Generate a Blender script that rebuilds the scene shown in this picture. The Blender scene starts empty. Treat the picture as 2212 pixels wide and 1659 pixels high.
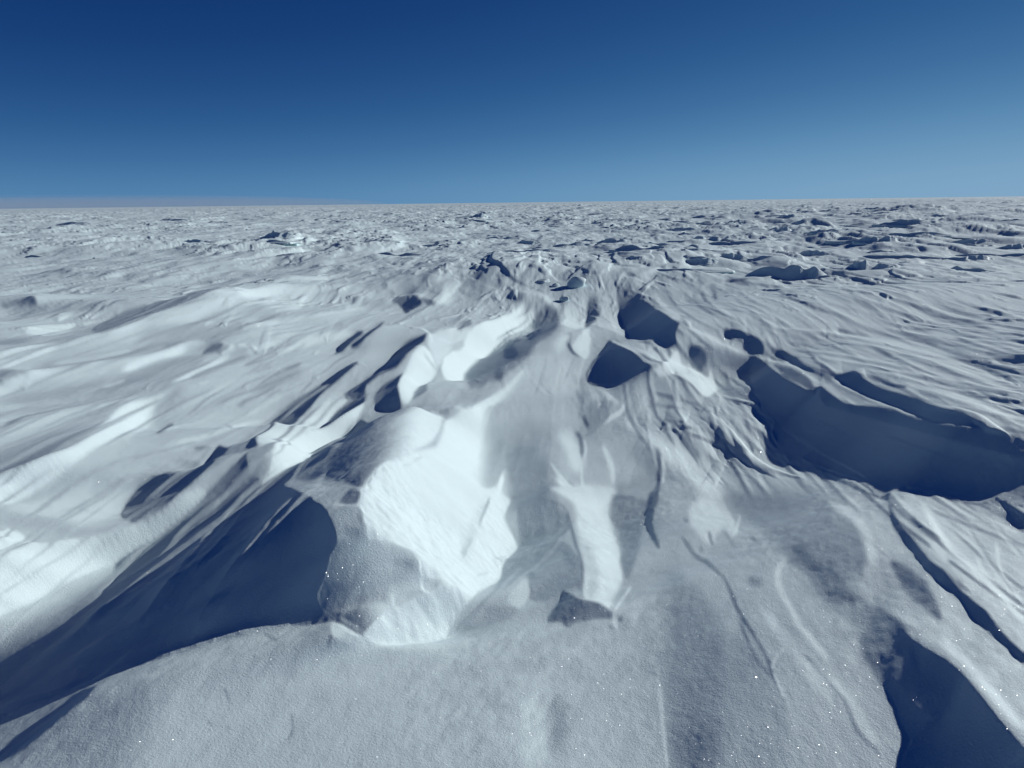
import bpy, math, random
import numpy as np
from mathutils import Matrix, Vector
R = math.radians
scene = bpy.context.scene
COL = scene.collection
# ------------------------------------------------------------------ camera
CAM_H, PITCH, ROLL, FPX = 1.55, R(13.8), R(0.70), 739.0      # FPX: focal length in pixels of a 1024 wide picture
cam_f = np.array((0, math.cos(PITCH), -math.sin(PITCH)))
_r0, _u0 = np.array((1., 0, 0)), np.array((0, math.sin(PITCH), math.cos(PITCH)))
cam_r = _r0*math.cos(ROLL)-_u0*math.sin(ROLL)
cam_u = _u0*math.cos(ROLL)+_r0*math.sin(ROLL)
cd = bpy.data.cameras.new('camera'); cam = bpy.data.objects.new('camera', cd); COL.objects.link(cam)
cd.sensor_width = 36; cd.lens = 36*FPX/1024; cd.clip_start = .05; cd.clip_end = 60000
m = Matrix(((cam_r[0], cam_u[0], -cam_f[0], 0), (cam_r[1], cam_u[1], -cam_f[1], 0), (cam_r[2], cam_u[2], -cam_f[2], CAM_H), (0, 0, 0, 1)))
cam.matrix_world = m
scene.camera = cam
# ------------------------------------------------------------------ sky, sun, exposure
SUN_AZ, SUN_EL = R(62), R(22)          # azimuth clockwise from the viewing direction (+Y)
SUN_STR, SKY_STR = 4.3, 0.10
world = bpy.data.worlds.new('World'); scene.world = world; world.use_nodes = True
wn = world.node_tree.nodes; wl = world.node_tree.links
sky = wn.new('ShaderNodeTexSky'); sky.sky_type = 'NISHITA'; sky.sun_disc = False
sky.sun_elevation = SUN_EL; sky.sun_rotation = SUN_AZ; sky.altitude = 3200
sky.air_density = 1.0; sky.dust_density = 0.0; sky.ozone_density = 1.0
def vmath(op, a, b):                       # one channel of the sky through a power or a gain
    q = wn.new('ShaderNodeMath'); q.operation = op
    for i, x in enumerate((a, b)):
        if isinstance(x, (int, float)): q.inputs[i].default_value = x
        else: wl.new(x, q.inputs[i])
    return q.outputs[0]
# the thin dry air of the plateau gives a deeper and steeper blue than the plain sky model
sp = wn.new('ShaderNodeSeparateColor'); wl.new(sky.outputs[0], sp.inputs[0])
grn = vmath('MULTIPLY', vmath('POWER', vmath('MULTIPLY', sp.outputs[1], .1), 1.65), 4.30)
grn = vmath('DIVIDE', grn, vmath('POWER', vmath('ADD', vmath('POWER', vmath('MULTIPLY', grn, .235), 3.0), 1.0), .3333))
gl = vmath('MULTIPLY', grn, .1)
red = vmath('MULTIPLY', vmath('MULTIPLY', vmath('POWER', gl, 1.5), 8.0), vmath('ADD', vmath('MULTIPLY', vmath('POWER', gl, 3.0), 2.5), 1.0))
blu = vmath('MULTIPLY', vmath('POWER', gl, .55), 9.5)
cb = wn.new('ShaderNodeCombineColor')
for i, c in enumerate((red, grn, blu)): wl.new(c, cb.inputs[i])
bg = wn['Background']; bg.inputs['Strength'].default_value = SKY_STR
wl.new(cb.outputs[0], bg.inputs['Color'])
sd = bpy.data.lights.new('sun', 'SUN'); sun = bpy.data.objects.new('sun', sd); COL.objects.link(sun)
sd.energy = SUN_STR; sd.angle = R(.53); sd.color = (1.0, .97, .93)
sun_v = Vector((math.sin(SUN_AZ)*math.cos(SUN_EL), math.cos(SUN_AZ)*math.cos(SUN_EL), math.sin(SUN_EL)))
sun.rotation_euler = sun_v.to_track_quat('Z', 'Y').to_euler(); sun.location = (0, 0, 30)
scene.view_settings.view_transform = 'Standard'; scene.view_settings.look = 'None'
scene.view_settings.exposure = 0.0; scene.view_settings.gamma = 1.0
scene.cycles.max_bounces = 8; scene.cycles.diffuse_bounces = 4
# ---- relief sketch: slopes of the near snow, noted as how squarely each patch faces the sun
SW, SH = 1216, 912
TILES = {'A':(0,1761,.5877),'B':(1174,1761,.5877),'C':(2348,1761,.5877),'D':(0,1150,.5877),'E':(1174,1150,.5877),
         'F':(2348,1150,.5877),'G':(0,650,.8137),'H':(1700,650,.8807),'I':(1300,850,.6329),'V':(0,0,1.6492),
         'J':(1176,962,.6117),'K':(0,962,.6121),'M':(890,1603,.6442), 'P':(0,0,3.0)}
def blur1(a, r, ax):
    if r < 1: return a
    n = a.shape[ax]
    c = np.cumsum(np.pad(a, [(r+1, r) if i == ax else (0,0) for i in range(2)], mode='edge'), axis=ax)
    if ax == 0: return (c[2*r+1:2*r+1+n]-c[:n])/(2*r+1)
    return (c[:,2*r+1:2*r+1+n]-c[:,:n])/(2*r+1)
def blur(a, r):
    if r <= 0: return a
    k = max(1, int(round(r/1.7)))
    for _ in range(2): a = blur1(blur1(a,k,0),k,1)
    return a
def fill_mask(P, pad):
    SS = 2
    x0 = int(max(0, P[:,0].min()-pad)); x1 = int(min(SW, P[:,0].max()+pad+2))
    y0 = int(max(0, P[:,1].min()-pad)); y1 = int(min(SH, P[:,1].max()+pad+2))
    if x1 <= x0 or y1 <= y0: return None
    w, h = (x1-x0)*SS, (y1-y0)*SS
    xs = x0+(np.arange(w)+.5)/SS; ys = y0+(np.arange(h)+.5)/SS
    M = np.zeros((h, w), bool)
    Q = np.roll(P,-1,0)
    for (ax_,ay_),(bx_,by_) in zip(P,Q):
        if ay_ == by_: continue
        row = (ys >= min(ay_,by_)) & (ys < max(ay_,by_))
        xi = ax_+(ys-ay_)*(bx_-ax_)/(by_-ay_)
        M ^= row[:,None] & (xs[None,:] < xi[:,None])
    return M.reshape(h//SS,SS,w//SS,SS).mean((1,3)), x0, y0
def conv(t, pts):
    ox, oy, s = TILES[t]; P = np.array(pts, float).reshape(-1,2)
    return np.stack([(ox+P[:,0]*s)/3, (oy+P[:,1]*s)/3], 1), s/3
def smooth_line(P, closed, ten=1.0):
    if len(P) < 3: return P
    out = []
    n = len(P)
    rng = range(n) if closed else range(n-1)
    g = (lambda i: P[i % n]) if closed else (lambda i: P[min(max(i,0),n-1)])
    for i in rng:
        p0,p1,p2,p3 = g(i-1),g(i),g(i+1),g(i+2)
        for t in (0,.25,.5,.75):
            m1, m2 = ten*.5*(p2-p0), ten*.5*(p3-p1)
            out.append((2*t**3-3*t*t+1)*p1+(t**3-2*t*t+t)*m1+(3*t*t-2*t**3)*p2+(t**3-t*t)*m2)
    if not closed: out.append(P[-1])
    return np.array(out)
def draw_poly(L, t, val, f, op, pts, sm=True):
    P, s = conv(t, pts); f = f*s*(1.8 if f >= 30 else 1)
    if sm: P = smooth_line(P, True, .45 if val < 60 else .9)
    r = fill_mask(P, 3*f+2)
    if r is None: return
    M, x0, y0 = r; M = blur(M, f)*op
    S = L[y0:y0+M.shape[0], x0:x0+M.shape[1]]
    S += (val-S)*M
def draw_stroke(L, t, val, w, f, op, pts):
    P, s = conv(t, pts); f = f*s; hw = w*s/2
    P = smooth_line(P, False)
    x0 = int(max(0, P[:,0].min()-hw-3*f-2)); x1 = int(min(SW, P[:,0].max()+hw+3*f+3))
    y0 = int(max(0, P[:,1].min()-hw-3*f-2)); y1 = int(min(SH, P[:,1].max()+hw+3*f+3))
    if x1 <= x0 or y1 <= y0: return
    X, Y = np.meshgrid(np.arange(x0,x1)+.5, np.arange(y0,y1)+.5)
    D = np.full(X.shape, 1e9); n = len(P)-1
    for i in range(n):
        a, b = P[i], P[i+1]; d = b-a; l2 = max(d@d, 1e-9)
        u = np.clip(((X-a[0])*d[0]+(Y-a[1])*d[1])/l2, 0, 1)
        tt = (i+u)/n
        taper = np.clip(np.minimum(tt,1-tt)*6, .25, 1)
        D = np.minimum(D, np.hypot(X-a[0]-u*d[0], Y-a[1]-u*d[1])-hw*taper)
    M = blur(np.clip(.5-D, 0, 1), f)*op
    S = L[y0:y1, x0:x1]; S += (val-S)*M

def draw_grad(L, t, v0, v1, f, ax, op, pts):
    P, s = conv(t, pts); f = f*s; A_, _ = conv(t, ax)
    r = fill_mask(smooth_line(P, True, .9), 3*f+2)
    if r is None: return
    M, x0, y0 = r; M = blur(M, f)*op
    X, Y = np.meshgrid(np.arange(M.shape[1])+x0+.5, np.arange(M.shape[0])+y0+.5)
    d = A_[1]-A_[0]; u = np.clip(((X-A_[0,0])*d[0]+(Y-A_[0,1])*d[1])/(d@d), 0, 1); u = u*u*(3-2*u)
    S = L[y0:y0+M.shape[0], x0:x0+M.shape[1]]
    S += (v0+(v1-v0)*u-S)*M

# rows: kind, tile, level, (width,) feather, opacity, points
SK = []
def p(t, v, f, *pts, op=1.0): SK.append(('p', t, v, f, op, pts))
def k(t, v, w, f, *pts, op=1.0): SK.append(('k', t, v, w, f, op, pts))

def g(t, v0, v1, f, ax, *pts, op=1.0): SK.append(('g', t, v0, v1, f, ax, op, pts))

# broad tone
p('V',158,80, 0,560,1100,560,1100,760,560,960,300,1110,0,1150)
p('V',168,60, 0,640,700,600,900,700,640,900,300,1060,0,1100)
p('V',150,80, 1300,600,2212,560,2212,900,1700,760)
p('V',156,60, 640,1380,1450,1330,1450,1659,400,1659)
p('V',146,60, 1330,900,1700,1000,1950,1150,2000,1400,1900,1659,1400,1659,1350,1300)
p('V',165,50, 1900,1060,2212,1130,2212,1540,2000,1300)
p('A',128,80, 0,1659,0,1500,500,1250,900,1050,900,1300,700,1659)
# ---------------- left middle distance
p('G',186,10, 0,800,350,680,600,590,960,465,1150,470,1400,500,1540,430,1700,370,1850,370,2100,300,2212,300,2212,420,1900,500,1560,560,1100,650,700,680,300,720,0,830)
p('G',100,10, 0,690,350,665,560,585,760,505,960,440,955,466,600,598,400,668,0,705)
k('G',55,18,4, 950,440,1010,430,1080,418)
k('G',70,14,4, 1130,400,1200,395)
p('G',66,5, 0,540,90,526,140,505,170,528,150,542,60,546,20,552)
p('G',180,8, 160,500,180,465,400,450,560,450,600,470,400,492,280,520,170,550)
k('G',200,30,8, 120,655,220,640,330,625)
k('G',130,40,12, 0,600,200,560,500,530,700,500)
k('G',205,40,14, 1050,490,1250,480,1420,500,1550,460)
k('G',150,26,8, 1100,600,1400,560,1600,530)
k('G',120,18,6, 1530,440,1600,400,1690,375)
k('G',135,24,6, 1450,520,1600,540,1700,540)
k('D',205,100,14, 0,230,150,180,330,140)
p('D',100,10, 0,292,90,288,190,298,90,330,0,365)
k('D',136,66,20, 200,275,500,240,800,195,1200,100,1500,60)
g('D',192,138,12, (500,255,545,430), 0,368,170,305,640,235,900,195,1200,112,1260,200,1000,380,600,440,0,482)
k('D',212,46,16, 740,290,950,220,1150,150)
k('D',138,66,24, 0,470,300,460,600,440,1000,370,1250,260)
k('D',198,22,8, 1050,362,1250,275,1330,240,1410,190)
k('D',190,26,8, 1500,180,1640,130,1900,60)
k('D',195,40,14, 1640,190,1850,120,1960,80)
k('D',180,24,10, 0,600,170,575)
k('D',118,36,12, 0,640,150,585,380,535,700,480)
k('D',182,66,20, 0,695,300,585,690,500)
g('D',180,92,10, (250,590,340,840), 0,690,300,585,690,498,720,540,600,630,480,720,250,850,0,930)
p('D',208,18, 0,950,250,862,480,742,620,620,760,490,900,470,1090,390,960,490,920,600,860,650,600,760,420,900,300,1000,0,1110)
p('D',150,30, 950,480,1040,430,1150,420,1100,520,1060,600,980,650,930,600)
k('D',80,22,6, 960,670,1050,612)
k('D',190,16,5, 1010,660,1080,640)
p('D',84,6, 1230,205,1260,165,1340,130,1350,150,1300,185)
k('D',90,14,5, 1330,190,1400,150)
k('D',200,18,6, 1335,190,1400,165,1420,140)
k('D',110,12,5, 1440,500,1600,430,1680,380)
k('D',105,10,4, 1480,265,1600,225)
k('D',105,14,5, 1700,290,1830,250)
k('D',190,18,6, 1060,730,1300,680,1500,610)
k('D',120,20,8, 1180,770,1290,760)
p('D',180,24, 420,1020,700,930,900,900,760,1080,740,1140,500,1200,0,1140,200,1100)
# ---------------- small ridge with shadow on the left
p('D',34,4, 770,1090,830,1010,940,930,1060,890,1180,860,1290,800,1330,740,1400,752,1520,690,1640,610,1720,602,1520,745,1400,805,1280,900,1150,982,1080,1040,1000,1130,880,1195,800,1192,735,1162)
p('D',42,5, 1640,605,1750,500,1850,440,1960,370,2080,280,2180,235,2080,325,1960,425,1880,520,1790,590,1700,606)
k('D',45,34,5, 2040,185,2130,100,2200,50)
k('D',50,24,5, 2130,150,2212,100)
k('E',48,22,4, 160,145,230,75,330,0)
p('A',206,12, 0,210,250,290,560,270,760,215,900,185,1080,60,1180,0,1290,0,1100,150,960,245,760,365,560,475,300,610,0,770)
k('A',222,140,50, 0,560,200,470,520,330)
k('A',148,66,18, 0,165,300,170,500,225,730,225)
# big dark flank
p('A',33,4, 0,880,200,790,380,680,560,560,760,380,960,258,1100,150,1200,70,1300,-30,1500,-100,1700,-80,1870,0,1890,10,1960,70,2000,130,2036,225,2045,290,2005,400,1965,500,1925,600,1960,690,2040,742,2015,757,1990,760,1900,785,1820,790,1740,775,1640,790,1400,860,1060,960,700,1080,440,1190,230,1262,0,1335)
g('A',170,46,16, (190,690,320,930), -20,770,200,660,380,560,560,470,700,420,680,560,480,760,240,960,-20,1120)
k('A',80,70,40, 420,740,620,600,760,500,op=.8)
p('A',108,14, 0,1345,300,1262,560,1155,690,1105,500,1230,300,1385,0,1560)
k('A',45,56,14, -20,1620,200,1470,420,1285,570,1165)
for q in ((1600,850,1625,865,1690,900),(1536,985,1552,996),(1362,1180,1380,1215,1394,1275),(1268,1380,1282,1405),(1376,1412,1388,1432)):
    k('A',118,16,7, *q)
k('A',124,14,7, 1760,1310,1780,1420,1735,1510)
k('A',112,16,6, 2012,840,2000,930)
p('A',190,10, 2008,800,2040,760,2120,810,2212,872,2212,925,2050,880)
# upper flap and bright band
p('D',33,5, 1240,1110,1310,980,1400,880,1495,780,1520,765,1530,900,1560,930,1600,930,1580,1000,1640,1100,1500,1150)
p('D',125,8, 1512,752,1670,708,1660,800,1630,880,1592,955,1540,905,1515,850)
k('D',60,40,12, 1610,800,1570,870,1540,910)
p('D',214,5, 1588,992,1640,880,1680,708,1930,640,2080,575,2212,492,2170,600,2110,690,1900,772,1700,902)
p('D',200,6, 1550,705,1680,602,1740,612,1880,540,1960,490,2100,470,2080,520,1930,640,1700,698)
p('D',45,4, 1930,640,2060,532,2212,452,2212,492,2080,570)
p('D',40,4, 2088,440,2150,392,2212,350,2212,440,2120,472)
p('D',33,5, 1575,1005,1700,912,1900,782,2110,695,2172,612,2212,600,2212,680,2100,760,1900,880,1730,975,1650,1040)
p('D',70,26, 1780,960,1900,880,2100,760,2212,700,2212,860,2050,920,1900,960)
p('D',140,6, 1722,985,1800,960,1900,975,2050,965,2160,985,2200,1020,2100,995,2000,998,1900,1012,1780,1012)
p('D',150,5, 1870,1020,1960,1004,2080,996,2190,1020,2212,1060,2212,1106,1960,1106,1900,1060)
# ---------------- centre
p('E',46,5, 90,440,150,390,230,330,330,270,400,190,460,120,530,85,590,66,572,110,490,180,440,230,400,262,300,312,222,382,192,450,130,470)
p('E',50,5, 0,580,60,530,140,480,235,440,180,500,100,562,0,612)
p('E',40,5, 275,470,290,420,340,360,430,310,446,312,420,390,430,470,442,520,380,560,300,602,270,620,182,615,160,680,130,702,0,772,0,862,100,780,250,650,400,540,290,540)
p('E',84,8, 500,470,580,425,600,370,650,318,545,375,508,430)
p('E',74,36, 0,810,180,690,380,600,370,690,260,790,100,900,0,960)
p('E',118,40, 380,600,560,540,640,560,500,700,300,820,150,920)
p('E',208,8, 418,392,448,300,500,205,570,140,620,190,660,290,640,320,560,380,512,440,482,492,440,480)
p('E',190,12, 600,80,750,20,870,40,780,130,700,210,660,280,620,180)
p('E',216,9, 690,265,705,210,800,130,870,40,980,0,1250,-30,1240,10,1100,85,960,192,835,300,800,372,720,352,690,300)
p('E',150,14, 640,330,760,370,830,420,700,460,600,450)
p('E',92,14, 832,310,900,240,1050,150,1200,80,1392,8,1330,80,1232,150,1200,225,1080,305,950,372,860,400)
k('E',56,80,24, 1060,200,1140,165)
k('E',64,50,20, 1000,350,1060,300)
k('E',62,34,12, 1200,110,1290,55,1380,15)
p('E',206,16, 190,1005,300,845,480,785,650,745,700,620,790,525,860,512,1000,430,1190,300,1195,345,1080,460,945,540,905,640,890,800,900,950,1000,985,1062,870,1062,1120,190,1120)
k('E',170,80,30, 960,620,960,800,980,930)
p('E',126,40, 1100,800,1250,760,1350,900,1380,1060,1250,1106,1080,1106)
k('E',184,90,30, 1400,640,1480,760,1500,900)
k('E',110,14,5, 660,552,740,520,790,510)
k('E',70,26,4, 1530,555,1555,600,1582,642)
k('E',100,22,7, 1490,650,1530,700,1530,820)
k('E',195,10,3, 1550,690,1556,760,1545,830)
k('E',198,24,8, 1560,660,1680,582,1780,540,1790,480)
p('E',126,10, 1545,520,1650,470,1720,500,1640,590,1590,620)
k('E',120,40,14, 1530,330,1540,420,1520,480)
p('E',31,4, 1560,312,1600,240,1660,170,1690,112,1740,110,1800,150,1870,200,1900,230,1962,280,1850,322,1750,376,1600,376,1568,352)
p('E',56,8, 1420,70,1470,65,1460,130,1500,190,1552,222,1480,192,1430,130)
p('E',188,5, 1480,130,1580,30,1565,220,1500,185)
p('E',205,7, 1960,290,2060,240,2110,178,2132,270,2080,312,2000,312)
k('E',176,60,24, 1900,140,1960,200,2060,250)
k('E',88,14,4, 1960,430,2020,445,2100,462)
k('E',72,16,4, 2050,588,2080,625,2130,645,2212,650)
k('E',100,10,4, 1950,500,2060,510,2160,530)
p('E',66,4, 1978,756,2005,800,2012,930,2002,1000,1985,1110,1935,1110,1982,990,1976,900)
k('E',188,14,5, 2014,800,2026,900,2018,980)
p('E',132,20, 1840,800,1960,740,1976,900,1960,930,1880,880)
k('E',180,50,20, 1800,600,1920,680,2000,760)
p('E',120,14, 1720,1060,1830,1050,1930,1090,1930,1150,1720,1150)
k('E',100,10,4, 1450,960,1510,1010)
k('E',196,40,14, 1380,930,1460,1020,1540,1100)
# peaks and pits in the middle distance
p('I',31,4, 1340,312,1450,340,1600,370,1700,430,1762,480,1750,560,1756,600,1720,622,1640,602,1500,560,1470,500,1425,430,1418,385,1380,360)
p('I',36,4, 155,375,220,345,275,330,310,350,322,375,250,415,235,425,200,395)
k('I',70,20,5, 320,352,400,375)
p('I',206,6, 410,376,500,295,640,258,660,300,690,345,560,350)
k('I',196,36,10, 690,245,800,205,900,190,1080,175)
k('I',206,30,10, 930,232,1010,230,1090,245)
p('I',38,4, 805,157,850,103,868,140,922,155,850,166)
p('I',36,4, 1083,200,1110,150,1200,160,1182,190,1140,205)
p('I',36,4, 1200,278,1240,250,1258,200,1320,198,1332,215,1290,270,1230,322,1200,308)
p('I',46,5, 785,272,820,235,862,225,900,266)
p('I',46,5, 783,382,830,360,905,345,890,382)
p('I',92,10, 935,500,1030,400,1080,420,1086,480,1000,530)
p('I',84,10, 1238,492,1260,430,1300,408,1322,450,1272,492)
k('I',205,40,10, 1110,480,1160,440,1230,400,1290,300)
k('I',60,22,4, 1840,275,1940,300,1980,345)
k('I',60,16,4, 1740,262,1800,272)
k('I',95,20,7, 1900,210,1980,252)
k('I',192,30,10, 1510,280,1600,190,1640,130)
k('I',120,20,6, 1620,180,1640,150)
k('I',196,40,14, 900,340,980,320,1030,370,1100,420)
k('I',110,30,8, 520,500,560,480,600,470)
k('I',52,18,4, 440,97,530,90)
# ---------------- right middle: great shadow
p('F',31,5, 550,200,640,250,760,340,900,420,985,388,1040,430,1140,500,1390,520,1500,562,1660,612,1800,632,1980,652,2212,722,2212,1106,2100,1090,1920,1108,1800,1082,1700,1040,1560,1005,1480,1010,1400,1030,1390,1082,1320,1062,1240,1000,1200,952,1120,930,1000,882,870,830,800,862,740,790,692,680,690,602,600,540,612,480,560,380,548,300)
p('F',82,9, 702,250,760,338,860,380,960,440,900,330,800,280)
k('F',188,14,4, 540,190,700,240,820,262,900,320,982,374)
p('F',35,5, 1060,325,1180,296,1300,380,1480,440,1600,480,1800,560,1960,618,1985,634,1880,624,1660,602,1500,542,1390,497,1250,440,1120,372)
k('F',190,16,4, 1040,340,1160,400,1390,502,1660,598)
k('F',192,8,3, 1880,622,1965,632)
p('F',36,4, 400,40,470,50,560,82,600,100,636,140,632,190,560,192,510,150,520,110,410,85)
p('F',42,5, 680,165,760,180,850,220,890,260,1000,320,1045,342,900,292,800,242)
p('F',52,7, 180,160,220,140,290,180,302,250,250,286,200,260,178,200)
p('F',100,12, 290,150,420,180,520,210,545,280,420,270,310,230)
k('F',182,24,8, 150,20,350,105,540,192)
k('F',50,22,5, 1080,45,1180,70,1285,86)
k('F',52,24,5, 1690,205,1850,235,2000,292,2212,372)
k('F',50,36,8, 1990,180,2100,205,2240,225)
k('F',58,20,6, 1270,320,1420,382,1505,392)
k('F',78,18,6, 1690,360,1800,380,1930,405)
k('F',58,24,6, 2080,455,2240,492)
k('F',100,26,10, 1560,410,1700,455)
k('F',80,22,8, 2080,640,2240,682)
k('F',70,16,5, 60,590,120,640,220,652)
k('F',62,20,5, 190,690,330,732,480,792,530,802)
k('F',98,12,4, 120,470,270,512)
p('F',198,12, 0,280,60,230,110,178,126,240,200,270,300,330,320,286,352,400,280,450,200,380,100,310,0,330)
k('F',190,14,5, 320,520,330,590,352,662)
k('F',108,50,18, 380,390,500,440,610,490)
k('F',182,14,5, 510,570,570,610,640,662)
k('F',96,10,3, 500,612,650,682)
k('F',58,18,4, 1000,912,1150,980,1322,1062)
k('F',178,18,6, 1120,932,1220,985,1300,1050)
k('F',180,100,40, 0,740,200,880,400,1100)
k('F',168,60,24, 1000,60,1500,150,1900,290,2212,420)
k('F',110,30,10, 1500,90,1800,130,2000,180)
k('F',174,40,14, 1450,340,1900,480,2212,600)
for q in ((700,70,900,110),(780,120,1000,160),(1000,160,1200,200),(1400,20,1700,50),(1700,20,2000,60),(1300,250,1500,290),(600,10,760,40),(1800,420,2000,470)):
    k('F',112,12,4, *q)
# ---------------- the scooped bowl
p('B',205,7, 190,-10,1040,-10,1062,150,1140,330,1062,400,1030,520,900,600,762,762,702,882,680,882,660,800,700,680,760,560,560,490,540,400,440,340,300,285,205,282,212,210,192,130,172,80)
p('B',150,5, 0,70,100,62,180,70,192,130,208,220,202,282,80,300,50,240,30,150)
k('B',95,50,14, 90,45,170,20)
k('B',112,40,12, 150,110,160,190,op=.8)
p('B',156,12, 80,300,205,282,300,285,440,337,532,402,530,490,560,520,400,570,0,730,0,400,40,320)
k('B',115,46,18, 0,640,250,562,540,505)
k('B',110,40,12, 440,410,520,480)
k('B',96,40,14, 0,690,120,650,190,635)
p('B',176,12, 180,640,300,600,420,590,560,600,620,612,420,670,200,668)
p('B',120,10, 610,600,640,560,730,545,700,570)
p('B',158,10, 0,745,80,690,200,668,400,668,560,640,400,720,235,845,200,850,60,772)
p('B',208,8, 205,852,300,790,450,702,620,622,722,570,745,540,700,680,660,790,682,882,500,902,300,914)
p('B',118,7, 1150,60,1250,18,1380,48,1452,130,1462,200,1400,282,1260,420,1182,480,1000,622,900,740,780,822,760,820,900,690,1010,560,1040,500,1062,410,1142,340,1152,250,1140,150)
p('B',122,8, 1400,282,1480,330,1537,450,1537,622,1500,560,1400,590,1310,642,1220,640,1210,520,1270,440,1340,350)
k('B',88,14,5, 1440,110,1475,220,1530,420,1537,600)
k('B',92,50,16, 1430,330,1480,440)
k('B',90,34,12, 1235,470,1230,500)
p('B',172,7, 1080,640,1180,512,1215,560,1202,640,1150,690)
p('B',136,8, 780,822,940,690,1160,700,1000,792,900,832)
p('B',192,14, 1340,-40,1480,60,1500,200,1547,420,1542,622,1640,658,1700,682,1760,560,1790,420,1730,250,1700,100,1730,-40)
p('B',112,14, 1720,10,1800,15,1920,60,1900,150,1882,280,1880,360,1800,520,1770,420,1780,330,1740,200,1700,130)
p('B',64,4, 1945,-5,1986,-5,1970,120,1960,200,2002,312,1990,332,1930,230,1914,130)
p('B',72,10, 1330,732,1400,640,1420,582,1532,642,1620,660,1722,718,1700,747,1600,756,1500,782,1440,812,1400,772,1330,782)
k('B',198,12,4, 1825,560,1775,640,1720,712)
k('B',194,12,4, 1720,712,1735,770,1752,818)
k('B',96,30,8, 1760,735,1770,770)
k('B',110,20,7, 1695,790,1720,815)
k('B',170,200,80, 1230,1100,1220,1350,1250,1620)
k('B',136,90,40, 1380,1240,1380,1600)
k('B',166,16,8, 1990,1000,2010,1300,2045,1680)
k('B',172,40,16, 300,930,600,925,900,880)
# ---------------- lower right
p('C',120,40, 60,500,230,560,330,700,400,900,420,1200,390,1500,320,1659,60,1659,60,1300,40,900)
p('C',84,60, 150,1400,300,1360,350,1480,300,1720,130,1720)
k('C',166,24,12, 15,1150,30,1400,50,1690)
p('C',132,30, 430,850,700,1150,780,1350,760,1659,420,1659)
k('C',72,22,5, 400,500,440,600,480,700,540,800,610,900,660,1000,700,1110,770,1262)
k('C',92,14,5, 480,740,540,890,600,1010,690,1115)
k('C',96,26,8, 140,260,220,370,300,420,400,510)
k('C',178,18,8, 694,1080,692,1020,720,968,775,930)
k('C',174,18,8, 696,1070,728,1150,775,1245)
k('C',98,28,10, 800,945,900,992,1000,1085,1100,1205,1150,1292,1200,1422,1300,1532,1350,1600)
k('C',174,46,22, 930,1005,1060,1130,1145,1232,1205,1360,1285,1470,1360,1530)
k('C',176,34,17, 772,375,716,480,742,580,800,690,860,800,960,920,1060,1040)
p('C',176,18, 180,90,230,40,370,30,440,120,480,220,460,260,380,210,320,310,230,230,180,180)
k('C',192,10,4, 505,110,480,190,455,250)
k('C',104,18,6, 300,225,328,312)
k('C',108,18,6, 250,310,262,350)
k('C',95,20,7, 560,268,585,278)
k('C',108,50,20, 540,520,640,545)
k('C',112,16,6, 150,150,175,170)
k('C',120,14,5, 390,220,470,320)
p('C',120,36, 380,0,1000,0,1180,110,1250,250,1270,400,1100,560,850,430,700,300,560,150)
k('C',82,120,36, 800,340,950,440,1100,630,1290,740,op=.85)
k('C',170,66,30, 1030,50,1200,150,1270,280,1290,420)
p('C',46,7, 1400,60,1460,170,1560,300,1640,400,1740,470,1850,600,2000,720,2100,850,2230,990,2230,1050,2060,882,1900,752,1830,642,1720,562,1600,432,1500,312,1420,192)
p('C',90,18, 1400,400,1560,480,1650,600,1720,765,1600,682,1480,572)
p('C',54,5, 1540,130,1600,190,1720,270,1742,297,1640,232,1560,192)
k('C',194,36,14, 1600,60,1680,190,1760,320,1880,430,1980,510,2100,640,2230,790)
k('C',188,18,8, 2040,280,2060,400,2090,500,2230,690)
k('C',186,18,8, 1925,375,1960,450,2010,505)
k('C',110,14,5, 1650,100,1900,200,2212,330)
k('C',110,20,7, 1760,500,1900,600)
k('C',180,50,20, 1640,290,1760,420)
g('C',132,74,16, (1130,860,1450,930), 1080,690,1200,650,1420,730,1520,850,1570,1060,1640,1150,1710,1260,1660,1345,1560,1310,1450,1180,1420,1260,1380,1200,1300,1080,1230,990,1200,870,1130,760)
p('C',31,8, 1490,840,1620,930,1720,990,1820,1068,1920,1188,2030,1328,2150,1468,2240,1580,2240,1690,1480,1690,1522,1500,1462,1380,1420,1250,1410,1130,1470,1180,1560,1300,1660,1345,1712,1262,1645,1150,1565,1050,1540,930)
k('C',192,56,24, 1690,850,1830,985,1960,1140,2090,1295,2230,1460)
p('C',60,12, 2030,20,2120,60,2230,150,2230,240,2120,150)

# ---------------- softer passages, grooves and streaks
for q in ((560,740,900,560,1200,400,1480,100),(380,1010,800,790,1200,520,1400,290),(300,920,620,750,900,600),(700,1010,1000,850,1250,640)):
    k('A',62,30,12, *q)
k('A',120,70,40, -40,1330,240,1265,440,1195,op=.5)
k('D',185,14,5, 0,512,350,480,700,440)
k('D',140,12,5, 300,472,700,432,1000,392)
k('D',150,20,8, 0,540,400,505,800,440,1100,385)
k('D',192,12,4, 620,398,760,350)
k('D',148,40,20, 980,310,1150,265)
k('D',188,12,5, 620,960,900,880,1150,850)
k('D',138,10,4, 560,1010,760,950,900,915)
k('D',190,12,5, 760,720,880,630)
k('D',136,16,6, 780,820,1000,780,1150,765)
k('D',150,40,24, 1000,480,1090,395)
k('D',176,30,14, 1250,430,1500,330,1700,270)
k('D',148,24,12, 1300,500,1550,400,1750,340)
k('D',186,20,8, 1500,560,1600,500,1720,440)
k('D',140,50,24, 1560,420,1700,350,1850,300)
k('D',186,18,7, 300,250,600,205,820,160)
k('D',130,16,6, 0,165,250,120,520,80)
k('D',190,20,8, 160,45,260,35,400,22)
k('D',120,14,5, 420,35,520,10)
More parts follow.
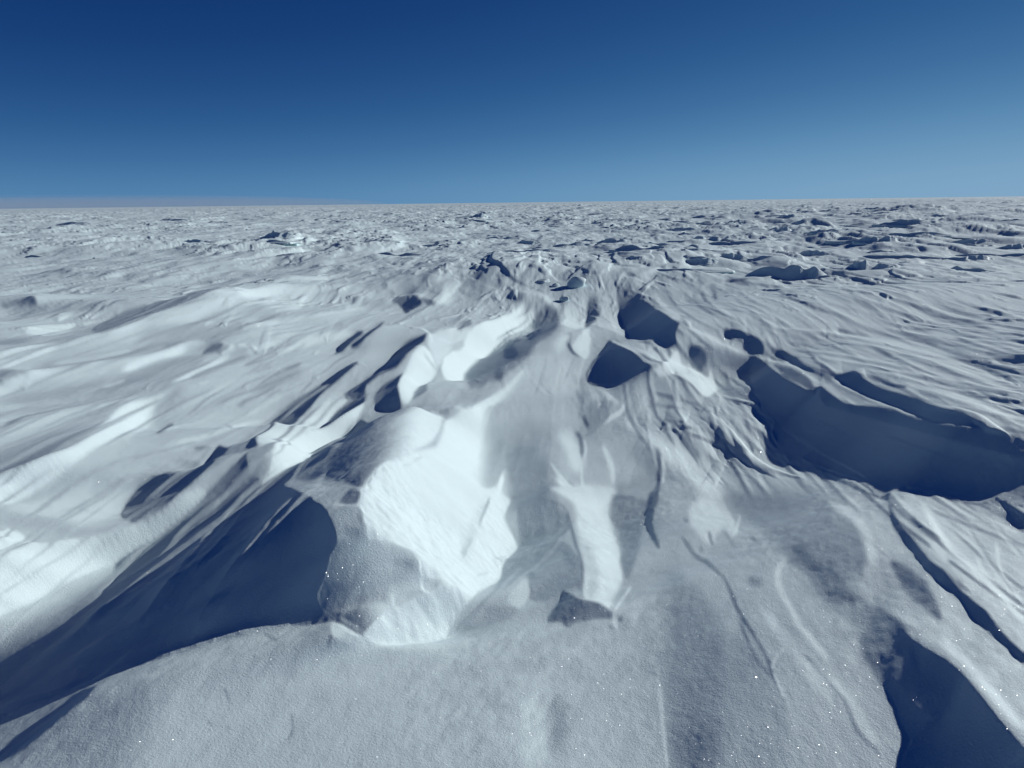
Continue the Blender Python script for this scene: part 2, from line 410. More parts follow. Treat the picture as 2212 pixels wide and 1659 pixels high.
g('E',66,204,16, (90,740,520,850), 0,800,180,690,380,600,540,560,690,570,690,620,640,720,520,780,440,830,330,850,250,930,190,1005,100,970,0,940)
g('E',212,154,12, (872,760,1010,770), 870,560,930,520,1010,520,1060,700,1064,880,1000,985,890,960)
k('E',168,80,40, 1150,420,1080,560,1000,690)
k('E',140,60,30, 1240,560,1270,720)
k('E',162,70,34, 620,440,800,480)
k('E',176,20,8, 1640,400,1700,470)
k('E',112,16,6, 1520,330,1542,420,1528,480)
k('E',180,14,5, 1590,420,1600,470)
k('E',180,14,5, 1690,440,1760,500)
for q in ((1950,505),(2080,470),(2110,520),(1890,580),(1905,620),(1990,495),(2060,515),(1940,470)):
    k('E',104,12,4, q[0]-8,q[1]-4,q[0]+8,q[1]+6)
k('E',196,20,8, 1700,105,1800,150,1900,205)
k('E',190,14,5, 1830,100,1930,110,1990,150)
k('B',192,56,24, 800,380,880,200,960,40)
k('B',224,30,12, 860,430,960,260,1035,60)
k('B',178,18,6, 800,370,850,250)
k('B',200,60,30, 250,160,420,130)
k('B',226,60,30, 480,240,640,200,760,260)
k('B',224,40,18, 790,560,740,640,690,740)
k('B',178,34,16, 200,525,380,480,520,450)
k('B',186,30,12, 30,330,200,292,300,300)
k('B',176,60,30, 1560,300,1600,480,1590,640)
k('B',130,40,16, 1180,260,1200,400,1100,520)
k('C',150,50,24, 560,700,640,900,700,1000)
k('C',168,60,30, 620,680,760,860,900,1040,1050,1250)
k('C',120,14,6, 900,500,1000,640)
k('C',140,60,30, 1300,500,1450,700,1600,850)
k('C',172,40,20, 1420,690,1600,820,1750,900)
for q in ((1700,150,1900,300,2060,500),(1850,200,2000,420,2160,640),(2000,150,2212,420),(1900,100,2212,260)):
    k('C',182,10,4, *q)
    k('C',140,10,4, q[0]+14,q[1]-16,*[c+(14 if i%2==0 else -16) for i,c in enumerate(q[2:])])
g('F',60,36,10, (1500,560,1455,730), 990,405,1140,500,1390,522,1500,562,1660,612,1980,652,2230,726,2230,850,1800,780,1400,720,1150,650,1000,520)
k('F',64,16,6, 700,620,1000,800,1300,960)
k('F',64,16,6, 900,560,1300,760,1700,940)
k('F',64,16,6, 1300,660,1700,800,2100,930)
for i, q in enumerate(((640,20,1000,60,1400,130),(760,150,1100,190,1500,270),(900,40,1300,110,1800,230),(1000,210,1500,300,2000,420),(1300,10,1800,120,2212,240),(1500,0,2000,90,2212,140),(1500,300,1900,370,2212,450),(1800,500,2212,590),(1100,100,1400,160,1700,240),(1900,290,2212,400),(1250,280,1600,360,1900,430),(1700,10,2212,100))):
    k('F',178,12,5, *q)
    k('F',118,10,4, *[c+(6 if j%2==0 else 15) for j,c in enumerate(q)])

# ---------------- folds round the central crest
k('J',120,8,3, 908,168,884,112,872,80)
k('J',206,18,5, 915,110,940,90,970,96)
for q in ((1175,48,1250,58),(1270,72,1340,86),(1120,98,1210,92),(1380,90,1400,40)): k('J',216,16,4, *q)
p('J',184,4, 1340,292,1440,190,1540,110,1570,130,1520,225,1490,330,1400,345)
p('J',180,4, 1562,125,1640,180,1672,250,1700,330,1748,402,1650,360,1600,340,1520,318,1562,262)
p('J',84,7, 1490,330,1508,240,1555,255,1572,280,1520,318)
k('J',178,40,10, 1580,82,1750,142,1950,232,2050,300)
k('J',100,8,3, 1585,112,1700,152,1850,205)
k('J',120,8,3, 1640,110,1800,165,1960,240)
p('J',118,6, 1720,60,1800,18,1862,-4,1832,60,1760,102)
k('J',190,12,4, 1868,0,1835,60,1770,110)
p('J',160,40, 1000,760,1160,560,1300,420,1420,600,1480,800,1300,960,1050,960)
k('J',184,60,26, 1330,480,1340,420,1400,380)
k('J',200,12,4, 725,800,770,796)
k('J',92,14,5, 630,836,700,816)
k('J',216,10,3, 535,338,586,376,592,430)
k('J',160,8,3, 550,490,600,562,640,602)
k('J',168,60,20, 720,470,775,415)
k('J',222,40,16, 850,370,1000,300,1140,240)
k('J',150,14,5, 960,420,1060,360,1180,290)
k('J',192,14,5, 1285,1120,1340,1190,1420,1270,1475,1325)
k('J',192,10,4, 1458,1120,1476,1230,1490,1330)
k('J',198,16,6, 1150,570,1040,690,900,780,820,806)
k('J',130,30,12, 1440,700,1470,780,1450,860)
k('J',188,12,4, 1540,700,1560,760,1570,810)
k('J',186,12,4, 1590,690,1640,760)
p('J',132,10, 1500,900,1560,850,1640,830,1560,920,1500,960)
for q in ((1600,960,1660,1010),(1700,980,1730,1060),(1780,900,1830,960),(1650,1080,1700,1140),(1560,1000,1600,1080)): k('J',142,14,6, *q)
k('J',178,30,12, 1580,1020,1640,1140,1650,1260)
# ---------------- left plain
p('K',112,9, 540,345,700,250,900,190,1100,140,1255,108,1180,155,1000,225,760,305,600,365)
k('K',200,10,3, 730,180,860,165,1000,160)
k('K',186,14,4, 640,215,760,205,900,190)
k('K',110,10,4, 520,250,640,210)
p('K',196,8, 150,360,200,330,330,325,440,318,380,350,250,375)
k('K',208,14,4, 970,112,1050,102)
k('K',60,16,4, 1270,78,1350,52,1430,44)
k('K',70,14,4, 1510,20,1580,12)
k('K',206,50,18, 1400,150,1550,120,1700,110)
k('K',150,9,3, 1430,225,1600,200,1840,180,2000,150)
k('K',150,60,24, 800,390,1100,360,1500,335)
for dy in (0,26,52,84): k('K',200,9,3, 1480+dy,330+dy*.9,1800,285+dy*.8,2110-dy,228+dy*.6); k('K',146,8,3, 1500+dy,342+dy*.9,1800,298+dy*.8,2090-dy,244+dy*.6)
k('K',204,14,5, 1000,660,1180,580,1360,480)
k('K',140,26,10, 1100,640,1300,560,1450,500)
for q in ((1390,450,1440,440),(1470,440,1500,470),(1560,450,1600,430)): k('K',204,14,5, *q); k('K',120,9,4, q[0]-10,q[1]+18,q[2]-6,q[3]+20)
k('K',86,12,4, 1185,500,1240,455,1300,440)
k('K',96,10,4, 1270,490,1330,450)
k('K',120,12,5, 950,445,1100,420)
k('K',188,40,16, 1750,430,1900,390,2060,370)
for q in ((1560,740,1650,690),(1480,600,1600,560),(1660,580,1760,545),(1390,795,1430,780),(1600,620,1720,560)): k('K',124,8,3, *q)
k('K',196,12,5, 1340,930,1440,890,1540,880)
k('K',120,8,3, 1320,905,1360,925)
for q in ((1050,1010,1150,985),(980,1060,1100,1040),(1060,1100,1180,1080),(880,1130,1000,1110),(700,1210,860,1170)): k('K',192,9,3, *q); k('K',140,8,3, q[0],q[1]+14,q[2],q[3]+14)
# ---------------- ledges of the bowl
p('M',152,4, 325,235,400,205,560,200,612,232,590,290,480,312,420,300)
p('M',88,6, 500,300,520,270,560,225,615,235,600,285,560,300)
k('M',196,10,3, 470,312,560,305,620,300)
p('M',146,4, 430,320,500,318,612,325,628,400,632,500,520,518,490,500,470,420)
k('M',112,40,14, 530,440,610,470)
k('M',128,20,8, 600,340,618,420)
k('M',200,10,3, 510,518,600,508,650,500)
g('M',60,158,8, (415,800,760,610), 488,520,560,508,640,500,760,510,880,556,930,612,922,690,960,740,900,800,780,792,560,860,470,930,425,915,400,870,380,800,430,660)
k('M',100,36,12, 800,650,920,620)
k('M',186,16,6, 600,720,720,690,880,640)
k('M',110,24,9, 560,790,720,740,920,700)
k('M',190,14,5, 770,770,860,740,930,720)
k('M',216,16,5, 955,690,960,760,1000,800)
k('M',112,50,14, 1010,745,1070,735)
k('M',198,14,5, 775,790,800,840,790,860)
k('M',126,24,9, 480,880,640,840,780,800)
g('M',76,186,7, (480,930,740,850), 470,935,560,880,680,858,800,856,860,850,760,930,640,1010,560,990)
p('M',210,7, 640,1022,760,945,860,870,1000,800,1112,742,1050,900,1040,980,1085,1052,900,1068,760,1076,690,1060)
k('M',218,20,7, 640,1020,800,900,1000,800,1110,745)
k('M',150,24,10, 620,1000,560,960,500,920)
k('M',206,22,7, 470,945,560,1000,640,1050,760,1075)
k('M',188,14,5, 760,1080,950,1062,1080,1050,1160,1020)
k('M',232,30,10, 1040,920,1120,830,1200,740)
k('M',160,16,6, 1180,600,1230,480)
k('M',226,18,6, 1250,560,1310,380,1380,220,1400,120)
k('M',140,14,5, 1270,420,1330,260)
for q in ((840,90,900,80),(900,60,960,40),(1060,470,1120,440),(1340,600,1420,590),(1260,690,1330,680),(950,380,1000,400)): k('M',182,14,5, *q)
k('M',150,16,6, 1600,640,1680,560,1740,470)
k('M',108,16,6, 1650,290,1740,330,1770,420)
k('M',150,10,4, 1700,300,1760,360)
k('M',100,20,7, 1540,690,1580,720)
k('M',150,22,8, 1500,650,1400,760,1300,880,1240,980)
k('M',98,14,5, 1560,740,1570,820)

def wind_strokes(L):
    """short wind scratches and scarps on the plains either side, laid along the wind on the ground"""
    rnd = random.Random(4)
    for q in range(230):
        right = rnd.random() < .66
        r = math.exp(rnd.uniform(math.log(3.4), math.log(13)))
        az = rnd.uniform(.16, .66) if right else rnd.uniform(-.66, -.22)
        if right and r < 3.4+1.4*max(0, (.45-az)/.3): continue
        x, y = r*math.sin(az), r*math.cos(az)
        ln = rnd.uniform(.25, 1.0)*(.4+.16*r); hd = WIND+rnd.uniform(-.10, .10)
        P = [(x+s_*ln*math.sin(hd+.05*s_), y+s_*ln*math.cos(hd+.05*s_)) for s_ in (-1, -.3, .4, 1)]
        fx, fy = project(np.array([a for a, b in P]), np.array([b for a, b in P]), np.zeros(4))
        pts = [c for a in zip(fx, fy) for c in a]
        w = rnd.uniform(1.2, 3.4)*(7/r)**.35
        if right: d, b = rnd.choice((66, 84, 100, 116)), 178
        else: d, b = rnd.choice((118, 128, 138)), rnd.choice((190, 200, 208))
        draw_stroke(L, 'P', b, w*1.3, 1.6, .7, [c+(w*1.3 if i % 2 == 0 else -w*.5) for i, c in enumerate(pts)])
        draw_stroke(L, 'P', d, w, 1.0, .9, pts)

def build_sketch():
    L = np.full((SH, SW), 152.0)
    drawn = False
    for s in SK:
        if not drawn and s[1] == 'I' and 'project' in globals(): wind_strokes(L); drawn = True
        if s[0] == 'p': draw_poly(L, *s[1:])
        elif s[0] == 'g': draw_grad(L, *s[1:])
        else: draw_stroke(L, *s[1:])
    G = .5*blur(L, 9)+.5*blur(L, 22); lit = np.clip((L-85)/40, 0, 1)
    L = L+.34*(G-L)*lit
    L = L+.30*(L-blur(L, 4))*lit
    return L+.20*(L-150)*np.clip((L-100)/30, 0, 1)
# ------------------------------------------------------------------ heights from the sketch
def project(x, y, z):
    dx, dy, dz = x, y, z-CAM_H
    d = dx*cam_f[0]+dy*cam_f[1]+dz*cam_f[2]
    u = (dx*cam_r[0]+dy*cam_r[1]+dz*cam_r[2])/np.maximum(d, .05)
    v = (dx*cam_u[0]+dy*cam_u[1]+dz*cam_u[2])/np.maximum(d, .05)
    return .5*SW+u*FPX*SW/1024, .5*SH-v*FPX*SW/1024
def bilin(A, fx, fy):
    h, w = A.shape
    x = np.clip(fx, 0, w-1.001); y = np.clip(fy, 0, h-1.001)
    i = x.astype(int); j = y.astype(int); a = x-i; b = y-j
    return (A[j,i]*(1-a)+A[j,i+1]*a)*(1-b)+(A[j+1,i]*(1-a)+A[j+1,i+1]*a)*b
def sst(a, b, x):
    t = np.clip((x-a)/(b-a), 0, 1); return t*t*(3-2*t)
AMB, KSUN = .030, .73
def level_to_slope(L):
    c = L/255.; lin = np.where(c < .04045, c/12.92, ((c+.055)/1.055)**2.4)
    s = (lin-AMB)/KSUN
    al = SUN_EL-np.arcsin(np.clip(s, 0, .90))
    al = al+R(5)*sst(80, 36, L)
    return np.tan(np.clip(al, R(-52), R(50)))
def smooth_rows(n): return n
R0, R1 = 1.12, 17.0
TH = R(43.5)
def r_rows(n):
    a, b = .003, .0006
    rr = [R0]
    g = lambda r: math.log(r/(a+b*r))
    t0, t1 = g(R0), g(R1)
    e = np.exp(np.linspace(t0, t1, n)); return e*a/(1-b*e)
def shadow_profile(P, Lc, rc, tc, X, Y, n, m_):
    """inside each shadow: flat where it is cast, steep under the crest that casts it"""
    J, I_ = np.nonzero(Lc < 50)
    if len(J) == 0: return P
    x, y = X[J, I_], Y[J, I_]; r = np.hypot(x, y)
    sx, sy = math.sin(SUN_AZ), math.cos(SUN_AZ)
    a, b = .003, .0006; g = lambda r: np.log(r/(a+b*r)); g0, g1 = g(R0), g(R1)
    D = []
    for sg in (1, -1):
        d = np.full(len(J), 80.); alive = np.ones(len(J), bool)
        for k_ in range(1, 80):
            px, py = x+sg*sx*k_*.009*r, y+sg*sy*k_*.009*r
            rr = np.clip(np.hypot(px, py), R0, R1); th = np.arctan2(px, py)
            v = bilin(Lc, (th+TH)/(2*TH)*(m_-1)-.5, (g(rr)-g0)/(g1-g0)*(n-1)-.5)
            hit = alive & (v > 56); d[hit] = k_; alive &= ~hit
        D.append(d)
    t = D[1]/(D[0]+D[1])
    tl = math.tan(SUN_EL)
    P = P.copy(); P[J, I_] = tl*.98+.34*(2*t-1)*sst(0, 12, D[0]+D[1])+.05
    return P
def solve(levels, L):
    P_edge = level_to_slope(np.array(152.))
    h = None; base = np.tan(SUN_EL-np.arcsin((0.3140-AMB)/KSUN))
    slope_img = level_to_slope(L)
    w_img = np.where(L < 60, .8, 1.0)
    for (n, m_, outer, iters) in levels:
        r = r_rows(n); th = np.linspace(-TH, TH, m_)
        if h is None: h = np.zeros((n, m_))
        else:
            fy = np.linspace(0, h.shape[0]-1, n); fx = np.linspace(0, h.shape[1]-1, m_)
            FX, FY = np.meshgrid(fx, fy); h = bilin(h, FX, FY)
        dr = np.diff(r)[:,None]; rc = .5*(r[1:]+r[:-1])[:,None]; dth = th[1]-th[0]; tc = .5*(th[1:]+th[:-1])[None,:]
        cs, sn = np.cos(SUN_AZ-tc), np.sin(SUN_AZ-tc)
        rn = r[:,None]
        MU, LAM, KAP = .16, .16, .06
        def ders(h):
            a = (h[1:]-h[:-1])/dr; a = .5*(a[:,1:]+a[:,:-1])
            b = h[:,1:]-h[:,:-1]; b = .5*(b[1:]+b[:-1])/(rc*dth)
            return a, b
        def ders_T(a, b):
            o = np.zeros((n, m_))
            t = .5*a/dr; o[1:,1:] += t; o[1:,:-1] += t; o[:-1,1:] -= t; o[:-1,:-1] -= t
            t = .5*b/(rc*dth); o[1:,1:] += t; o[:-1,1:] += t; o[1:,:-1] -= t; o[:-1,:-1] -= t
            return o
        kap_r = .06+.34*np.sin(SUN_AZ-th[None,:])**2      # no ribs from one sun-line to the next
        sc_r = 1/np.maximum(rn*.006, 1e-6)
        def A(h):
            a, b = ders(h)
            p_ = (cs*a+sn*b)*W; q_ = (-sn*a+cs*b)*MU**2
            o = ders_T(cs*p_-sn*q_, sn*p_+cs*q_)
            o += LAM**2*h/rn**2
            k1 = np.zeros_like(h); d2 = (h[2:]-2*h[1:-1]+h[:-2])*(kap_r*sc_r[1:-1])**2
            k1[2:] += d2; k1[1:-1] -= 2*d2; k1[:-2] += d2
            d2 = (h[:,2:]-2*h[:,1:-1]+h[:,:-2])*(KAP*sc_r)**2
            k1[:,2:] += d2; k1[:,1:-1] -= 2*d2; k1[:,:-2] += d2
            return o+k1
        M = 1/(LAM**2/rn**2 + 1.0/np.pad(np.minimum(dr,rc*dth),((0,1),(0,0)),mode='edge')**2)   # rough diagonal
        X, Y = rc*np.sin(tc), rc*np.cos(tc)
        u_, v_ = windframe(X, Y)                       # ragged outlines: the sketch's smooth curves are broken up
        wx = .020*vnoise(u_*3, v_*6, 71)+.010*vnoise(u_*9, v_*14, 72)*(1-sst(2.8, 3.6, rc))
        wy = .032*vnoise(u_*3, v_*6, 74)+.014*vnoise(u_*9, v_*14, 75)*(1-sst(2.8, 3.6, rc))
        sm = .5*np.clip(rc/3, .6, 2.0); wx, wy = wx*sm, wy*sm
        vn1 = (vnoise(u_*2.2, v_*3.2, 77)+.8*vnoise(u_*6, v_*9, 78)+.7*vnoise(u_*17, v_*22, 79))*(1-.8*sst(3.0, 4.2, rc))
        w2 = v_+.06*vnoise(u_*.22, v_*.4, 91)
        w2 = w2+.02*vnoise(u_*1.6, v_*4, 90)
        saw = lambda x: 2*(x-np.floor(x))-1                # long drifts: a sharp crest and a gentle back
        gate = lambda f, g_, s_: sst(-.02, .22, vnoise(u_*f, v_*g_, s_))
        vn2 = (.55*saw(w2*1.3+.22*vnoise(u_*.06, v_*.2, 92))*gate(.35, 1.0, 95)+.6*saw(w2*3.1+.22*vnoise(u_*.10, v_*.4, 93))*gate(.5, 2.0, 85)
               +.55*saw(w2*7.3+.3*vnoise(u_*.16, v_*.8, 94))*gate(.8, 3.4, 86)+.35*vnoise(u_*.9, w2*13, 89))*sst(2.6, 5.0, rc)
        tex = .30+.78*np.maximum(sst(.12, .30, tc)*sst(3.4, 6, rc), sst(8.5, 12, rc))
        us, vs = u_*.96+v_*.28, v_*.96-u_*.28
        vn4 = (.030*vnoise(us*4.5, vs*10, 96)+.050*vnoise(us*11, vs*24, 97)+.080*vnoise(us*23, vs*46, 99)*(.3+1.4*sst(-.1, .3, vnoise(us*1.5, vs*2.5, 100)))+.020*vnoise(u_*2, v_*2.6, 98))*(1-.75*sst(3.5, 6, rc))
        for it in range(outer):
            hc = .25*(h[1:,1:]+h[1:,:-1]+h[:-1,1:]+h[:-1,:-1])
            fx, fy = project(X+wx, Y+wy, hc)
            P = bilin(slope_img, fx, fy); W = bilin(w_img, fx, fy)
            out = np.maximum(np.maximum(-fx, fx-SW), np.maximum(0, fy-SH))
            Lc = bilin(L, fx, fy)
            if n > 100: P = shadow_profile(P, Lc, rc, tc, X, Y, n, m_)
            P = P-.20*sst(150, 200, Lc)*vn1-.02*vn1+.15*tex*vn2*sst(80, 120, Lc)*(1-.6*sst(190, 210, Lc))+vn4
            k_ = np.exp(-np.maximum(out, 0)/40.)
            P = (P-base)*k_*(1-sst(13., 16.5, rc)) + 0*base
            rhs = ders_T(cs*P*W, sn*P*W)
            x = h; res = rhs-A(x); z = M*res; d = z.copy(); rz = (res*z).sum()
            for q in range(iters):
                Ad = A(d); al = rz/(d*Ad).sum(); x = x+al*d; res = res-al*Ad
                z = M*res; rz2 = (res*z).sum(); d = z+(rz2/rz)*d; rz = rz2
            h = x
            a, b = ders(h); e = cs*a+sn*b-P
            print('solve', n, m_, it, 'rms', float(np.sqrt((e**2).mean())), 'h', float(h.min()), float(h.max()), flush=True)
    return r, th, h
# ------------------------------------------------------------------ noise helpers
def hash2(ix, iy, s):
    v = (ix.astype(np.int64)*374761393+iy.astype(np.int64)*668265263+s*1442695041) & 0xffffffff
    v = ((v ^ (v >> 13))*1274126177) & 0xffffffff
    v = ((v ^ (v >> 16))*2246822519) & 0xffffffff
    return ((v ^ (v >> 15)) & 0xffffff)/float(0x1000000)
def vnoise(x, y, s):
    ix = np.floor(x); iy = np.floor(y); fx = x-ix; fy = y-iy
    fx = fx*fx*fx*(fx*(6*fx-15)+10); fy = fy*fy*fy*(fy*(6*fy-15)+10)
    ix = ix.astype(np.int64); iy = iy.astype(np.int64)
    a, b, c, d = hash2(ix,iy,s), hash2(ix+1,iy,s), hash2(ix,iy+1,s), hash2(ix+1,iy+1,s)
    return (a+(b-a)*fx)*(1-fy)+(c+(d-c)*fx)*fy-.5
WIND = R(4)                            # the drifts run along this heading
def windframe(x, y):
    return x*math.sin(WIND)+y*math.cos(WIND), x*math.cos(WIND)-y*math.sin(WIND)     # along, across
def stamps(u, v, cu, cv, hgt, seed, dens):
    """wind-carved drifts: one steep-nosed, tapering ridge per jittered cell"""
    out = np.zeros(u.shape); iu = np.floor(u/cu).astype(np.int64); iv = np.floor(v/cv).astype(np.int64)
    for du in (-1, 0, 1):
        for dv in (-1, 0, 1):
            a, b = iu+du, iv+dv
            on = hash2(a, b, seed) < dens
            uc = (a+.2+.6*hash2(a, b, seed+1))*cu; vc = (b+.2+.6*hash2(a, b, seed+2))*cv
            ln = cu*(.45+.5*hash2(a, b, seed+3)); wd = cv*(.22+.38*hash2(a, b, seed+4))
            hh = hgt*(.3+.9*hash2(a, b, seed+5)**2)
            sk = (hash2(a, b, seed+6)-.5)*.7
            s = (u-uc)/ln; t = (v-vc-sk*(u-uc))/wd
            w = np.clip(1-t*t, 0, 1)
            nose = sst(-.55, -.30, s+.22*t*t)*np.clip((1-s)/1.3, 0, 1)
            out = np.maximum(out, on*hh*nose*w**.8)
    return out
# ------------------------------------------------------------------ snow: matt grains, a fine tooth, and loose crystals that flash in the sun
def snow_material():
    mt = bpy.data.materials.new('snow'); mt.use_nodes = True
    nt = mt.node_tree; N = nt.nodes; K = nt.links
    bs = N['Principled BSDF']; out = N['Material Output']
    bs.inputs['Base Color'].default_value = (.60, .735, .765, 1)
    bs.inputs['Roughness'].default_value = .7
    bs.inputs['Specular IOR Level'].default_value = .2
    geo = N.new('ShaderNodeNewGeometry')
    def math_(op, a, b=None):
        q = N.new('ShaderNodeMath'); q.operation = op
        for i, x in enumerate((a, b)):
            if x is None: continue
            if isinstance(x, (int, float)): q.inputs[i].default_value = x
            else: K.new(x, q.inputs[i])
        return q.outputs[0]
    def vm(op, a, b):
        q = N.new('ShaderNodeVectorMath'); q.operation = op
        for i, x in enumerate((a, b)):
            if isinstance(x, tuple): q.inputs[i].default_value = x
            else: K.new(x, q.inputs[i])
        return q.outputs[0]
    n1 = N.new('ShaderNodeTexNoise'); n1.inputs['Scale'].default_value = 130; n1.inputs['Detail'].default_value = 5; n1.inputs['Roughness'].default_value = .7
    K.new(geo.outputs['Position'], n1.inputs['Vector'])
    bp = N.new('ShaderNodeBump'); bp.inputs['Strength'].default_value = .7; bp.inputs['Distance'].default_value = .0035
    K.new(n1.outputs['Fac'], bp.inputs['Height']); K.new(bp.outputs[0], bs.inputs['Normal'])
    cur = bs.outputs[0]
    for sc_, cut, rad, fac in ((260, .82, .27, .26), (110, .988, .20, .55)):
        vo = N.new('ShaderNodeTexVoronoi'); vo.inputs['Scale'].default_value = sc_
        K.new(geo.outputs['Position'], vo.inputs['Vector'])
        tilt = vm('MULTIPLY', vm('SUBTRACT', vo.outputs['Color'], (.5, .5, .5)), (1.9, 1.9, 1.9))
        nn = N.new('ShaderNodeVectorMath'); nn.operation = 'NORMALIZE'; K.new(vm('ADD', geo.outputs['Normal'], tilt), nn.inputs[0])
        gl = N.new('ShaderNodeBsdfAnisotropic'); gl.inputs['Roughness'].default_value = .34; gl.inputs['Color'].default_value = (.95, .97, 1, 1)
        K.new(nn.outputs[0], gl.inputs['Normal'])
        wv = N.new('ShaderNodeTexWhiteNoise'); K.new(vo.outputs['Position'], wv.inputs['Vector'])
        msk = math_('MULTIPLY', math_('GREATER_THAN', wv.outputs['Value'], cut), math_('LESS_THAN', vo.outputs['Distance'], rad))
        mx = N.new('ShaderNodeMixShader'); K.new(math_('MULTIPLY', msk, fac), mx.inputs[0]); K.new(cur, mx.inputs[1]); K.new(gl.outputs[0], mx.inputs[2])
        cur = mx.outputs[0]
    K.new(cur, out.inputs['Surface'])
    return mt
# ------------------------------------------------------------------ the snow field, one sheet to the horizon
def ground_height(X, Y):
    """relief away from the sketched foreground"""
    u, v = windframe(X, Y); r = np.hypot(X, Y)
    az = np.arctan2(X, Y)
    wv = v+.5*vnoise(u*.35, v*.35, 3)+.18*vnoise(u*1.1, v*1.1, 4); wu = u+.8*vnoise(u*.3, v*.5, 5)+.3*vnoise(u*1.3, v*1.3, 15)
    side = .35+.65*sst(-.20, .20, az)
    h = 1.1*vnoise(u/60, v/45, 7)*sst(30, 120, r)+.30*vnoise(u/14, v/6, 8)*.5
    dn = .5*(1+np.tanh(6*vnoise(u/22, v/16, 30)))                    # fields of drifts and barer stretches
    big = stamps(wu, wv, 8.5, 4.2, .40, 20, .34)*side*(.3+.7*dn)
    mid = stamps(wu+2, wv+1.3, 3.6, 1.7, .20, 40, .42)*(.25+.75*side)*(.3+.7*dn)
    sml = stamps(wu+.7, wv+.4, 1.6, .55, .060, 60, .5)
    swell = .17*vnoise(wu*.16, wv*.42, 31)+.115*vnoise(wu*.40, wv*1.05, 32)+.060*vnoise(u*.9, wv*2.6, 33)+.028*vnoise(u*1.8, wv*6.5, 34)
    pl = 0
    for s_, fu, fv, st in ((81, .22, .6, .034), (87, .10, .26, .055), (84, .55, 1.3, .030)):   # wind crust in layers with broken edges
        q_ = vnoise(u*fu, v*fv, s_)+.35*vnoise(u*fu*2.3, v*fv*2.3, s_+1)+.12*vnoise(u*fu*5.1, v*fv*5.1, s_+2)
        for lv in (-.15, .16): pl = pl+st*sst(lv-.02, lv+.02, q_)
    dn2 = .35+1.0*sst(-.15, .2, vnoise(u/9, v/5, 36)+.5*vnoise(u/3.5, v/2, 37)); pl = pl*dn2; sml = sml*dn2; mid = mid*(.4+.6*dn2)
    grow = .40+.60*sst(14, 32, r)
    h = (h+big+mid+sml)*grow+(pl+swell)*(.6+.4*grow)
    return h
L_img = build_sketch()
sr, sth, sh = solve([(60, 92, 1, 120), (119, 183, 3, 160), (237, 366, 3, 160), (474, 732, 1, 120), (660, 1020, 1, 110)], L_img)

def mesh_axes():
    th_f = np.linspace(-TH+.002, TH-.002, 1380)
    step = np.concatenate([np.linspace(.0012, .03, 30), np.full(200, .03)])
    c = TH+np.cumsum(step); c = c[c < math.pi-.012]
    th_ = np.concatenate([-c[::-1], th_f, c])
    rn = r_rows(1080)[:-1]
    inner = np.linspace(.06, R0, 24)[:-1]
    outer = [R1]
    while outer[-1] < 12000: outer.append(outer[-1]*(1.0075 if outer[-1] < 300 else 1.02))
    return np.concatenate([inner, rn, outer]), th_
mr, mth = mesh_axes()
RR, TT = np.meshgrid(mr, mth, indexing='ij')
X, Y = RR*np.sin(TT), RR*np.cos(TT)
a_, b_ = .003, .0006
gg = lambda r: np.log(r/(a_+b_*r))
fy = (gg(np.clip(RR, R0, R1))-gg(R0))/(gg(R1)-gg(R0))*(len(sr)-1)
fx = (np.clip(TT, -TH, TH)+TH)/(2*TH)*(len(sth)-1)
near = bilin(sh, fx, fy)
wn_ = (1-sst(12.0, 16.5, RR))*(1-sst(TH, TH+.5, np.abs(TT)))*sst(.5, 1.2, RR)
far = ground_height(X, Y)
u, v = windframe(X, Y)
# fine wind grooves and crust, on the sketched part too
hv = near*wn_
px_, py_ = project(X, Y, hv)
Lm = np.where((wn_ > .5) & (px_ > 0) & (px_ < SW) & (py_ > 0) & (py_ < SH), bilin(blur(L_img, 4), px_, py_), 152.)
bright = sst(185, 208, Lm); dark = sst(95, 50, Lm)
patch = sst(-.2, .25, vnoise(u*.6, v*.9, 16)+.5*vnoise(u*1.7, v*2.5, 17))
tex = .22+.78*np.maximum(sst(.12, .30, TT)*sst(3.4, 6, RR), sst(8.5, 12, RR))
grain = .0006*vnoise(u*20, v*36, 13)+.0007*vnoise(u*46, v*60, 14)
groove = .010*vnoise(u*1.6, v*9, 11)+.006*vnoise(u*3.4, v*20, 12)+.003*vnoise(u*7, v*44, 19)
wob = .05*vnoise(u*1.2, v*2, 22)
scar = stamps(u+3.1*wob, v+wob, 1.1, .17, .036, 110, .34)+stamps(u+wob, v+2*wob, .45, .09, .016, 120, .3)
midr = sst(2.6, 5.5, RR)
crust = .0085*vnoise(u*19, v*20, 23)+.0056*vnoise(u*38, v*40, 24)
graze = sst(58, 72, Lm)*sst(130, 108, Lm)
fine = grain*(.6+.5*patch+.5*graze)*(1-.3*dark)+groove*tex*(.25+.75*midr)*(.35+.65*patch)*(1-.6*dark)*(1-.6*bright)
fine = fine+scar*tex*midr*(.25+.75*patch)*(1-dark)*(1-.7*bright)+crust*bright*(1-.8*sst(3.0, 4.2, RR))*sst(-.3, .1, vnoise(u*2.3, v*3.1, 26))
Z = near*wn_+far*(1-wn_)*sst(1.5, 7, RR)+fine*np.exp(-RR/50)
n, m_ = Z.shape
me = bpy.data.meshes.new('snow_field')
V = np.stack([X, Y, Z], -1).reshape(-1, 3).astype(np.float32)
V = np.concatenate([V, np.array([[0, 0, Z[0].mean()]], np.float32)])
I = np.arange(n*m_).reshape(n, m_)
q = np.stack([I[:-1,:-1], I[1:,:-1], I[1:,1:], I[:-1,1:]], -1).reshape(-1, 4)[:, ::-1]
seam = np.stack([I[:-1,-1], I[1:,-1], I[1:,0], I[:-1,0]], -1)[:, ::-1]
quads = np.concatenate([q, seam])
tri = np.stack([np.full(m_, n*m_), I[0], np.roll(I[0],-1)], -1)[:, ::-1]
nl = quads.size+tri.size
